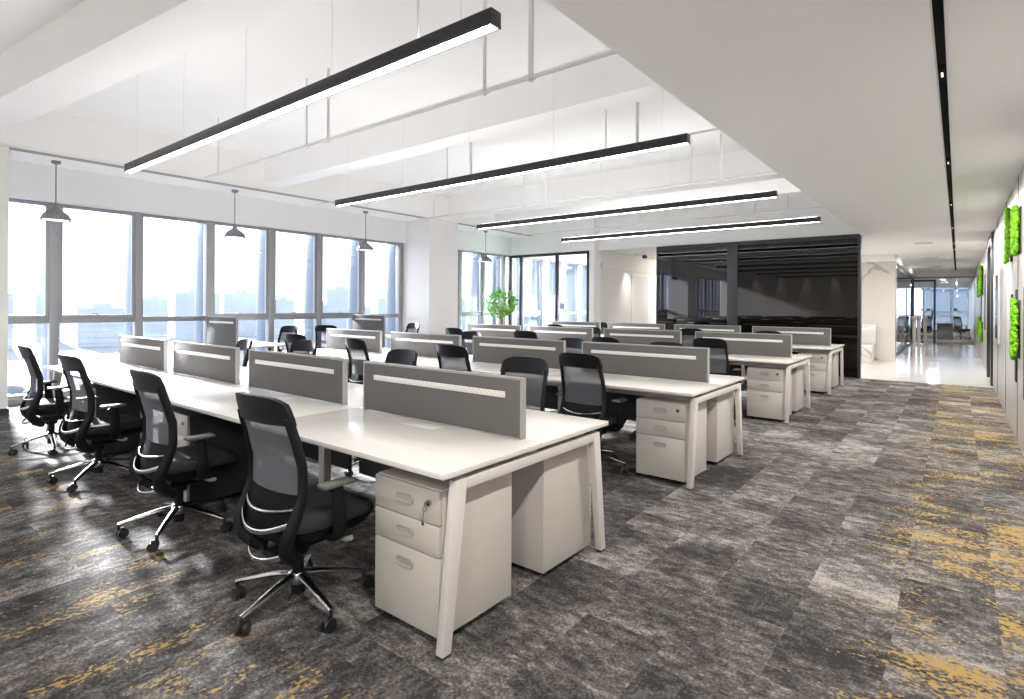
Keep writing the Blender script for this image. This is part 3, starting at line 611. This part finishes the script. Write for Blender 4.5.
# pedestals: local origin at floor, front face at y=0 looking to -y
def pedestal(lb, key=True):
    t = thing('drawer_pedestal', lb, 'drawer cabinet', (0, 0, 0), 0, 'white drawer pedestals under the desks')
    W, D = 0.42, 0.48
    b = BM(); box(b, -W/2, W/2, 0.018, D, 0.035, 0.65, 0.003); obj('body', b, M['ped'], t)
    for (z0, z1, nm) in ((0.505, 0.645, 1), (0.372, 0.500, 2), (0.04, 0.367, 3)):
        b = BM(); box(b, -W/2+0.002, W/2-0.002 - 0.0, 0, 0.018, z0, z1, 0.002); d = obj('drawer', b, M['ped'], t)
        b = BM(); zc = z1-0.062; n = 14; hw, hh = 0.052, 0.019
        pts = []
        for q in range(n):
            a = math.pi/2+math.pi*q/(n-1); pts.append((-hw+hh+hh*math.cos(a), zc+hh*math.sin(a)))
        for q in range(n):
            a = -math.pi/2+math.pi*q/(n-1); pts.append((hw-hh+hh*math.cos(a), zc+hh*math.sin(a)))
        prism(b, [(p[0]*1.0, p[1]) for p in pts], 'y', -0.004, 0.001)
        tube(b, [(p[0], -0.005, p[1]) for p in pts]+[(pts[0][0], -0.005, pts[0][1])], 0.0035, 6)
        obj('handle', b, M['handle'], d)
        if nm == 1 and key:
            b = BM(); cylx(b, (0.15, -0.006, zc+0.01), 0.013, 0.006, 14, 'y'); obj('lock', b, M['chrome'], d)
    for sx in (-1, 1):
        for y in (0.06, D-0.06):
            b = BM(); cylx(b, (sx*(W/2-0.06), y, 0.018), 0.018, 0.012, 12); obj('castor', b, M['rubber'], t)
    return t
xp = -1.88
p0 = pedestal('white drawer pedestal with a key at the aisle end of the front row, near side')
p0.location = (xp, ROWS[0]+0.06, 0)
b = BM(); box(b, xp+0.148, xp+0.152, ROWS[0]+0.030, ROWS[0]+0.048, 0.582, 0.604, 0.001); tube(b, [(xp+0.15+0.010*math.cos(a*math.pi/5), ROWS[0]+0.030, 0.575+0.010*math.sin(a*math.pi/5)) for a in range(11)], 0.0018, 5)
tube(b, [(xp+0.15, ROWS[0]+0.029, 0.567), (xp+0.145, ROWS[0]+0.027, 0.53)], 0.0016, 5); box(b, xp+0.138, xp+0.152, ROWS[0]+0.026, ROWS[0]+0.028, 0.505, 0.53, 0.001)
tag(obj('key_bunch', b, M['chrome']), 'small bunch of keys hanging in the lock of the nearest pedestal', 'keys')
def pd_at(x, y, far, lb, painted_shade=False):
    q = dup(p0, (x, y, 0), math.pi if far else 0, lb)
    if painted_shade:
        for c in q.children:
            if c.name.startswith('body'): c.data = painted_shade_body
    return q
painted_shade_body = [c for c in p0.children if c.name.startswith('body')][0].data.copy(); painted_shade_body.materials.clear(); painted_shade_body.materials.append(M['painted_shade'])  # dark body colour stands in for shade on the pedestal sides
pd_at(xp, ROWS[0]+DP-0.06, True, 'white drawer pedestal at the aisle end of the front row, back turned')
pd_at(-4.335, ROWS[0]+0.06, False, 'shade-painted drawer pedestal behind the second chair of the front row', True)
pd_at(-6.33, ROWS[0]+0.06, False, 'shade-painted drawer pedestal behind the third chair of the front row', True)
for i in (1, 2, 3):
    pd_at(xp, ROWS[i]+0.06, False, 'white drawer pedestal at the aisle end of the %s, drawers facing the camera' % RN[i])
    pd_at(xp, ROWS[i]+DP-0.06, True, 'white drawer pedestal at the aisle end of the %s, back turned' % RN[i])

# window-side desks with tall screens
def side_desk(y, lb, xr):
    t = thing('window_desk', lb, 'desk', (-9.6, y, 0), 0, 'single desks by the windows')
    b = BM(); box(b, -0.70, xr+9.6, 0.03, 0.68, 0.72, 0.75, 0.01); obj('worktop', b, M['top'], t)
    for x in (-0.6, xr+9.6-0.12):
        for yy in (0.08, 0.60):
            b = BM(); tube(b, [(x, yy, 0), (x, yy, 0.72)], 0.02, 8); obj('leg', b, M['leg'], t)
    add_screen(t, -0.17, 0.0, 0.42, 1.20, 1.10)
side_desk(4.40, 'small white desk by the window with a tall grey screen, nearer one', -8.75)
side_desk(7.42, 'small white desk by the window with a tall grey screen, nearer the square column', -8.6)

# ---------------------------------------------------------------- task chair
def prof_y(z):
    P = [(0.26, -0.10), (0.30, -0.155), (0.36, -0.205), (0.42, -0.20), (0.50, -0.165), (0.58, -0.135), (0.70, -0.135), (0.80, -0.16), (0.90, -0.19), (1.02, -0.225)]
    for (a, ya), (b_, yb) in zip(P, P[1:]):
        if z <= b_:
            k = max(0, (z-a)/(b_-a)); k = k*k*(3-2*k)*0.35+k*0.65; return ya+(yb-ya)*k-0.022
    return P[-1][1]-0.022
def prof_w(z):
    P = [(0.26, 0.13), (0.33, 0.19), (0.42, 0.215), (0.55, 0.22), (0.75, 0.215), (0.93, 0.205), (1.02, 0.19)]
    for (a, wa), (b_, wb) in zip(P, P[1:]):
        if z <= b_:
            k = max(0, (z-a)/(b_-a)); return wa+(wb-wa)*k
    return P[-1][1]
def curve_y(u): return 0.045*u*u          # edges of the back wrap forward
def make_chair(lb):
    t = thing('task_chair', lb, 'chair', (0, 0, 0), 0, 'black mesh office chairs')
    # back frame
    b = BM()
    zs = [0.27+0.66*k/18 for k in range(19)]
    for s in (-1, 1):
        tube(b, [(s*(prof_w(z)-0.012), prof_y(z)+curve_y(1), z) for z in zs], [(0.015+0.012*max(0, min(1, (0.62-z)/0.3)), 0.024+0.012*max(0, min(1, (0.60-z)/0.25))) for z in zs], 8, ref=(0, 1, 0))
    # top band
    def band(u, v):
        uu = 2*u-1; z = 0.895+0.125*v
        hw = prof_w(z)+0.008
        if v > 0.6:
            z -= 0.03*abs(uu)**5*(v-0.6)/0.4
        return Vector((uu*hw, prof_y(z)+curve_y(uu)-0.008, z))
    V = [[b.verts.new(band(i/14, j/5)) for j in range(6)] for i in range(15)]
    W = [[b.verts.new(band(i/14, j/5)+Vector((0, 0.026, 0))) for j in range(6)] for i in range(15)]
    for i in range(14):
        for j in range(5):
            b.faces.new([V[i][j], V[i+1][j], V[i+1][j+1], V[i][j+1]]); b.faces.new([W[i][j+1], W[i+1][j+1], W[i+1][j], W[i][j]])
        b.faces.new([V[i][5], V[i+1][5], W[i+1][5], W[i][5]]); b.faces.new([W[i][0], W[i+1][0], V[i+1][0], V[i][0]])
    for j in range(5):
        b.faces.new([V[0][j+1], W[0][j+1], W[0][j], V[0][j]]); b.faces.new([V[14][j], W[14][j], W[14][j+1], V[14][j+1]])
    # lower cross shell
    def low(u, v):
        uu = 2*u-1; z = 0.27+0.09*v; return Vector((uu*prof_w(z), prof_y(z)+curve_y(uu), z))
    tube(b, [(0.16*q, prof_y(0.27)+curve_y(q), 0.27) for q in (-1, -0.5, 0, 0.5, 1)], (0.02, 0.02), 8)
    tube(b, [(0, prof_y(0.28), 0.28), (0, -0.02, 0.30), (0, 0.10, 0.33)], (0.05, 0.02), 8)
    back = obj('backrest', b, M['chair_black'], t, angle=50)
    b = BM()
    grid(b, lambda u, v: Vector(((2*u-1)*(prof_w(0.58+0.33*v)-0.02), prof_y(0.58+0.33*v)+curve_y(2*u-1)*0.8+0.003, 0.58+0.33*v)), 8, 8)
    obj('mesh_panel', b, M['chair_mesh'], back)
    b = BM()
    grid(b, lambda u, v: Vector(((2*u-1)*(prof_w(0.36+0.22*v)-0.02), prof_y(0.36+0.22*v)+curve_y(2*u-1)*0.8+0.004+0.05*(1-v)**2, 0.36+0.22*v)), 8, 6, 0.012)
    obj('lumbar_pad', b, M['chair_fabric'], back)
    for z, dz, r in ((0.525, -0.02, 0.006), (0.462, -0.045, 0.012), (0.315, -0.03, 0.011)):
        b = BM(); hw = prof_w(z)-0.03
        tube(b, [(q/6*hw, prof_y(z)-0.012+curve_y(q/6)-0.03*(1-(q/6)**2)*0.5, z+dz*(1-(q/6)**2)) for q in range(-6, 7)], (0.006, r), 8)
        o = obj('lumbar_bar', b, M['chrome'], back); o['label'] = 'chrome curved bar across the back'
    # seat
    b = BM()
    def seat_ring(sc, z, dy=0.0):
        pts = []
        for q in range(28):
            a = 2*math.pi*q/28; c, s = math.cos(a), math.sin(a)
            x = 0.245*sc*math.copysign(abs(c)**0.45, c); y = 0.245*sc*math.copysign(abs(s)**0.5, s)+0.07+dy
            pts.append((x, y, z-0.018*max(0, (y-0.18)/0.13)**2))
        return pts
    rings = [seat_ring(0.93, 0.405), seat_ring(1.0, 0.42), seat_ring(1.0, 0.445), seat_ring(0.95, 0.462), seat_ring(0.7, 0.466), seat_ring(0.3, 0.458)]
    R_ = [[b.verts.new(p) for p in r] for r in rings]
    for a, c in zip(R_, R_[1:]):
        for k in range(28): b.faces.new([a[k], a[(k+1) % 28], c[(k+1) % 28], c[k]])
    b.faces.new(R_[0][::-1]); b.faces.new(R_[-1])
    seat = obj('seat', b, M['chair_fabric'], t, angle=60)
    b = BM(); rings = [seat_ring(0.55, 0.335), seat_ring(0.85, 0.36), seat_ring(0.97, 0.405)]
    R_ = [[b.verts.new(p) for p in r] for r in rings]
    for a, c in zip(R_, R_[1:]):
        for k in range(28): b.faces.new([a[k], a[(k+1) % 28], c[(k+1) % 28], c[k]])
    b.faces.new(R_[0][::-1]); b.faces.new(R_[-1]); obj('seat_shell', b, M['chair_black'], seat, angle=60)
    # arms
    for s in (-1, 1):
        b = BM()
        tube(b, [(s*0.17, 0.03, 0.36), (s*0.25, 0.03, 0.365), (s*0.285, 0.025, 0.40), (s*0.29, 0.02, 0.47), (s*0.285, 0.01, 0.60), (s*0.283, 0.005, 0.612)],
             [(0.035, 0.016), (0.036, 0.017), (0.036, 0.018), (0.033, 0.015), (0.030, 0.013), (0.04, 0.013)], 10, ref=(1, 0, 0))
        a = obj('armrest', b, M['chair_black'], t, angle=50)
        b = BM(); box(b, s*0.283-0.036, s*0.283+0.036, -0.075, 0.085, 0.61, 0.632, 0.010, 3); obj('arm_pad', b, M['pad'], a)
    # mechanism, lever, lift
    b = BM(); box(b, -0.09, 0.09, -0.08, 0.15, 0.285, 0.345, 0.02); lathe(b, [(0.045, 0.245), (0.055, 0.29)], 16); obj('tilt_mechanism', b, M['chair_black'], t)
    b = BM(); tube(b, [(0.08, 0.07, 0.33), (0.20, 0.08, 0.33), (0.245, 0.09, 0.335)], [(0.006, 0.006), (0.006, 0.006), (0.012, 0.012)], 8); tube(b, [(0.245, 0.09, 0.335), (0.27, 0.10, 0.345)], (0.014, 0.012), 8); obj('lever', b, M['handle'], t)
    b = BM(); lathe(b, [(0.032, 0.055), (0.032, 0.13), (0.026, 0.13), (0.026, 0.26)], 16); obj('gas_lift', b, M['chair_black'], t)
    # five star base
    b = BM(); lathe(b, [(0.045, 0.105), (0.048, 0.15), (0.034, 0.165)], 20)
    ends = []
    for k in range(5):
        a = math.radians(72*k-77); d = Vector((math.cos(a), math.sin(a), 0))
        tube(b, [d*0.03+Vector((0, 0, 0.145)), d*0.12+Vector((0, 0, 0.132)), d*0.24+Vector((0, 0, 0.103)), d*0.315+Vector((0, 0, 0.084))], [(0.024, 0.014), (0.021, 0.013), (0.017, 0.011), (0.013, 0.010)], 8)
        ends.append((d, a))
    base = obj('star_base', b, M['chrome'], t, angle=60)
    for k, (d, a) in enumerate(ends):
        b = BM(); c = d*0.312; ax = Vector((-d.y, d.x, 0)); ax.rotate(Matrix.Rotation(0.5+k*1.3, 3, 'Z')); fwd = Vector((-ax.y, ax.x, 0))
        wc = c+fwd*0.018
        tube(b, [c+Vector((0, 0, 0.05)), c+Vector((0, 0, 0.085))], 0.009, 8)
        for s in (-1, 1):
            tube(b, [wc+ax*(s*0.008)+Vector((0, 0, 0.029)), wc+ax*(s*0.024)+Vector((0, 0, 0.029))], 0.029, 14)
        tube(b, [wc+ax*-0.012+Vector((0, 0, 0.045)), wc+ax*0.012+Vector((0, 0, 0.045))], 0.02, 10)
        obj('castor', b, M['rubber'], base)
    return t
# (x, y of the hub, faces +y?, turn, label)
CH = [
 (-2.455, 1.465, 1, 2, 'black mesh task chair in the foreground, beside the nearest drawer pedestal'),
 (-3.84, 1.47, 1, 0, 'black mesh task chair at the front row, second from the aisle'),
 (-5.43, 1.48, 1, 2, 'black mesh task chair at the front row, third from the aisle'),
 (-6.91, 1.50, 1, -4, 'black mesh task chair at the front row, closest to the windows'),
 (-2.60, 3.27, 0, 3, 'task chair facing the camera between first and second rows, nearest the aisle'),
 (-3.88, 3.12, 0, -4, 'task chair behind the front row screens, only its black headband showing'),
 (-5.68, 3.28, 0, 6, 'low looking task chair behind the front row, overlapping two other chairs by the windows'),
 (-6.32, 2.90, 0, -8, 'task chair behind the gap between the two leftmost front row screens'),
 (-2.52, 4.29, 1, -2, 'black mesh task chair at the second row beside its aisle pedestal'),
 (-4.02, 4.26, 1, 0, 'task chair at the second row, second from the aisle'),
 (-5.62, 4.27, 1, -5, 'task chair at the second row, tall back seen between two front row screens'),
 (-7.09, 4.33, 1, 8, 'task chair at the second row, nearest the windows'),
 (-2.52, 5.74, 0, 2, 'task chair behind the second row near the aisle, just its top edge visible'),
 (-3.75, 5.70, 0, -6, 'task chair behind the second row, seen in the gap between its first two screens'),
 (-5.78, 6.12, 0, 5, 'task chair pulled back behind the second row, third from the aisle'),
 (-2.47, 7.31, 1, 3, 'black mesh task chair at the third row beside its aisle pedestal'),
 (-3.55, 6.62, 1, -7, 'task chair pushed out from the third row, second from the aisle'),
 (-5.40, 7.30, 1, 4, 'task chair at the third row, third from the aisle'),
 (-6.95, 7.30, 1, -3, 'task chair at the third row, nearest the square column'),
 (-7.30, 8.72, 0, 5, 'task chair behind the third row in front of the potted tree'),
 (-5.34, 9.02, 0, 30, 'task chair behind the third row, thin dark edge between two screens'),
 (-2.47, 10.15, 1, 0, 'task chair at the back row nearest the aisle, mostly hidden by a screen'),
 (-3.79, 10.15, 1, 4, 'task chair at the back row, second from the aisle'),
 (-6.73, 10.15, 1, -4, 'task chair at the back row, nearest the glass office'),
 (-6.77, 11.85, 0, 25, 'task chair behind the back row before the lit passage'),
 (-5.08, 11.85, 0, -5, 'task chair behind the back row before the black glass wall'),
 (-9.65, 5.40, 0, 12, 'task chair at the nearer window desk with the tall screen'),
 (-9.75, 6.45, 1, 40, 'task chair turned sideways alone by the windows'),
 (-9.40, 8.15, 0, -5, 'task chair at the window desk beside the square column'),
]
c0 = make_chair(CH[0][4])
for i, (x, y, fwd_, tw, lb) in enumerate(CH):
    rz = (0 if fwd_ else math.pi)+math.radians(tw)
    spin = math.radians([0, -36, -37, -3][i]-tw if i < 4 else (i*47) % 72)
    if i == 0: c0.location = (x, y, 0); c0.rotation_euler = (0, 0, rz); ch = c0
    else: ch = dup(c0, (x, y, 0), rz, lb)
    for q in ch.children:
        if q.name.startswith('star_base'): q.rotation_euler = (0, 0, spin)
# meeting room and far office chairs
for (x, y, rz, lb) in ((-9.0, 16.2, 2.2, 'task chair inside the glass office, left of its door'), (-8.3, 16.4, -0.8, 'task chair inside the glass office, seen through its door'),
                       (-1.2, 32.0, 0.6, 'task chair in the far office, left of the dark desk'), (0.10, 32.6, -0.9, 'task chair in the far office, right of the dark desk'), (-2.0, 31.0, 0.4, 'task chair behind the left glass of the lobby')):
    dup(c0, (x, y, 0), rz, lb, 'chairs in the glazed rooms')
t = thing('meeting_table', 'white meeting table inside the glass office', 'table', (-8.9, 15.2, 0))
b = BM(); box(b, -0.9, 0.9, -0.45, 0.45, 0.72, 0.75, 0.01); obj('tabletop', b, M['table'], t)
for sx in (-0.8, 0.8):
    b = BM(); box(b, sx-0.03, sx+0.03, -0.4, 0.4, 0, 0.72, 0.004); obj('leg', b, M['leg'], t)
# white pole lamp seen in the meeting room
t = thing('floor_fan', 'round headed grey floor fan behind the office glass', 'fan', (-9.45, 14.4, 0))
b = BM(); lathe(b, [(0.18, 0), (0.18, 0.02), (0.02, 0.04), (0.016, 1.30)], 20); obj('stand', b, M['alu'], t)
b = BM(); tube(b, [(0, -0.05, 1.4), (0, 0.06, 1.4)], 0.10, 20); obj('head', b, M['alu'], t)

# water bottle-like white box on desk two (small white object)
b = BM(); lathe(b, [(0.034, 0.0), (0.036, 0.01), (0.036, 0.14), (0.02, 0.17), (0.018, 0.19)], 18)
o = obj('white_bottle', b, M['pot']); o.location = (-4.32, 4.60, 0.75); tag(o, 'small white bottle standing on the second row desk', 'bottle')

# ---------------------------------------------------------------- potted tree
PX, PY = -9.5, 11.5
t = thing('potted_tree', 'leafy green indoor tree in a white pot near the end window', 'potted plant', (PX, PY, 0))
b = BM(); lathe(b, [(0.17, 0), (0.20, 0.05), (0.23, 0.42), (0.21, 0.42), (0.20, 0.38)], 24); obj('pot', b, M['pot'], t)
b = BM(); tube(b, [(0, 0, 0.36), (0.02, 0, 0.7), (-0.01, 0.01, 1.05), (0.02, 0, 1.3)], [0.05, 0.045, 0.042, 0.03], 10)
for k in range(9):
    a = k*2.4; tube(b, [(0, 0, 1.1+0.02*k), (0.12*math.cos(a), 0.12*math.sin(a), 1.3+0.02*k), (0.26*math.cos(a), 0.26*math.sin(a), 1.42+0.04*(k % 5))], [0.014, 0.01, 0.005], 6)
obj('trunk', b, M['trunk'], t)
b = BM()
for k in range(1500):
    a = random.uniform(0, 2*math.pi); ph = math.acos(random.uniform(-1, 1)); rr = random.uniform(0.55, 1.0)**0.5
    p = Vector((0.46*rr*math.sin(ph)*math.cos(a), 0.40*rr*math.sin(ph)*math.sin(a), 1.46+0.34*rr*math.cos(ph)+0.05*math.sin(3*a)))
    if random.random() < 0.25 and p.z > 1.5: p.z += 0.08
    L_ = random.uniform(0.05, 0.085); rot = Matrix.Rotation(random.uniform(0, 6.3), 4, 'Z') @ Matrix.Rotation(random.uniform(-0.9, 0.9), 4, 'X') @ Matrix.Rotation(random.uniform(-0.6, 0.6), 4, 'Y')
    pts = [(0, 0, 0), (0.35*L_, 0.4*L_, 0.006), (0, L_, -0.004), (-0.35*L_, 0.4*L_, 0.006)]
    vs = [b.verts.new(p+rot @ Vector(q)) for q in pts]; b.faces.new([vs[0], vs[1], vs[2]]); b.faces.new([vs[0], vs[2], vs[3]])
o = obj('foliage', b, M['leaf'], t, smooth=False); o['kind'] = 'stuff'

# ---------------------------------------------------------------- outside
GZ = -22.0
M['haze_ground'] = mat('haze_painted_ground', (0.080, 0.098, 0.122), 0.9, noise=0.10, nscale=0.05)  # distance haze painted into the ground, tower and tree colours
M['haze_tower'] = mat('haze_painted_tower', (0.235, 0.27, 0.315), 0.9, noise=0.06, nscale=0.2)
M['haze_tree'] = mat('haze_painted_trees', (0.06, 0.08, 0.095), 0.95, noise=0.2, nscale=0.2)
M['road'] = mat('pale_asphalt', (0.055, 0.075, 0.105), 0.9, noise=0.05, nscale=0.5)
bm = BM(); box(bm, -1500, 300, -800, 1500, GZ-1, GZ); struct('ground', bm, M['haze_ground'], 'hazy pale ground far below the windows', 'ground')
for k, d in enumerate((34, 46, 62)):
    b = BM(); box(b, -d-6.5-XW*0, -d, -200, 400, GZ, GZ+0.15); o = obj('road', b, M['road'], smooth=False); tag(o, ['nearest pale road below the windows', 'middle pale road below the windows', 'outer pale road below the windows'][k], 'road', 'roads below', 'structure')
def towers(name, lb, cx, cy, n, spread, hmin, hmax, seed):
    rnd = random.Random(seed)
    for k in range(n):
        a = -spread/2+spread*k/(n-1)
        nx, ny = cx*math.cos(a)-cy*math.sin(a), cx*math.sin(a)+cy*math.cos(a)
        f_ = rnd.uniform(0.85, 1.15); wd = rnd.uniform(9, 22); dp = rnd.uniform(9, 16); h = rnd.uniform(hmin, hmax)
        b = BM(); box(b, -wd/2, wd/2, -dp/2, dp/2, 0, h); box(b, -wd/5, wd/5, -dp/5, dp/5, h, h+2.5)
        for q in range(int(h/3.2)): box(b, -wd/2-0.15, wd/2+0.15, -dp/2-0.15, dp/2+0.15, 3.2*q+1.8, 3.2*q+2.1)
        o = obj(name, b, M['haze_tower'], smooth=False); o.location = (nx*f_, ny*f_, GZ); o.rotation_euler = (0, 0, rnd.uniform(0, 1.5))
        tag(o, lb, 'building', lb+' skyline')
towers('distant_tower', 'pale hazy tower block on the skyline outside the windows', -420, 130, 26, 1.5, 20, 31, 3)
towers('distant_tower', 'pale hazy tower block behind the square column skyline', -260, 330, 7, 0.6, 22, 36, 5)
bm = BM(); pts = []; rh = random.Random(9); N_ = 90
for k in range(N_+1):
    a = math.radians(95+k*1.2); d = 700
    h = 22+9*math.sin(k*0.21)+5*math.sin(k*0.57+1)+rh.uniform(-1.5, 1.5)
    pts.append((d*math.cos(a), d*math.sin(a), h))
f0 = [bm.verts.new((x, y, GZ)) for x, y, h in pts]; f1 = [bm.verts.new((x*1.08, y*1.08, GZ+h)) for x, y, h in pts]; f2 = [bm.verts.new((x*1.25, y*1.25, GZ)) for x, y, h in pts]
for k in range(N_):
    bm.faces.new([f0[k], f0[k+1], f1[k+1], f1[k]]); bm.faces.new([f1[k], f1[k+1], f2[k+1], f2[k]])
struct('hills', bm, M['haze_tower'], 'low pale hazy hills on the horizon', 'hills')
for k in range(16):
    rnd = random.Random(50+k); a = math.radians(100+k*5.4); d = 105+(k % 2)*45
    b = BM()
    for q in range(10):
        bmesh.ops.create_icosphere(b, subdivisions=2, radius=rnd.uniform(1.8, 3.2), matrix=Matrix.Translation((rnd.uniform(-3, 3), rnd.uniform(-3, 3), rnd.uniform(1, 4))))
    o = obj('tree_clump', b, M['haze_tree']); o.location = (d*math.cos(a), d*math.sin(a), GZ); tag(o, 'hazy clump of trees below the windows', 'trees', 'tree clumps below')
# towers seen past the far office
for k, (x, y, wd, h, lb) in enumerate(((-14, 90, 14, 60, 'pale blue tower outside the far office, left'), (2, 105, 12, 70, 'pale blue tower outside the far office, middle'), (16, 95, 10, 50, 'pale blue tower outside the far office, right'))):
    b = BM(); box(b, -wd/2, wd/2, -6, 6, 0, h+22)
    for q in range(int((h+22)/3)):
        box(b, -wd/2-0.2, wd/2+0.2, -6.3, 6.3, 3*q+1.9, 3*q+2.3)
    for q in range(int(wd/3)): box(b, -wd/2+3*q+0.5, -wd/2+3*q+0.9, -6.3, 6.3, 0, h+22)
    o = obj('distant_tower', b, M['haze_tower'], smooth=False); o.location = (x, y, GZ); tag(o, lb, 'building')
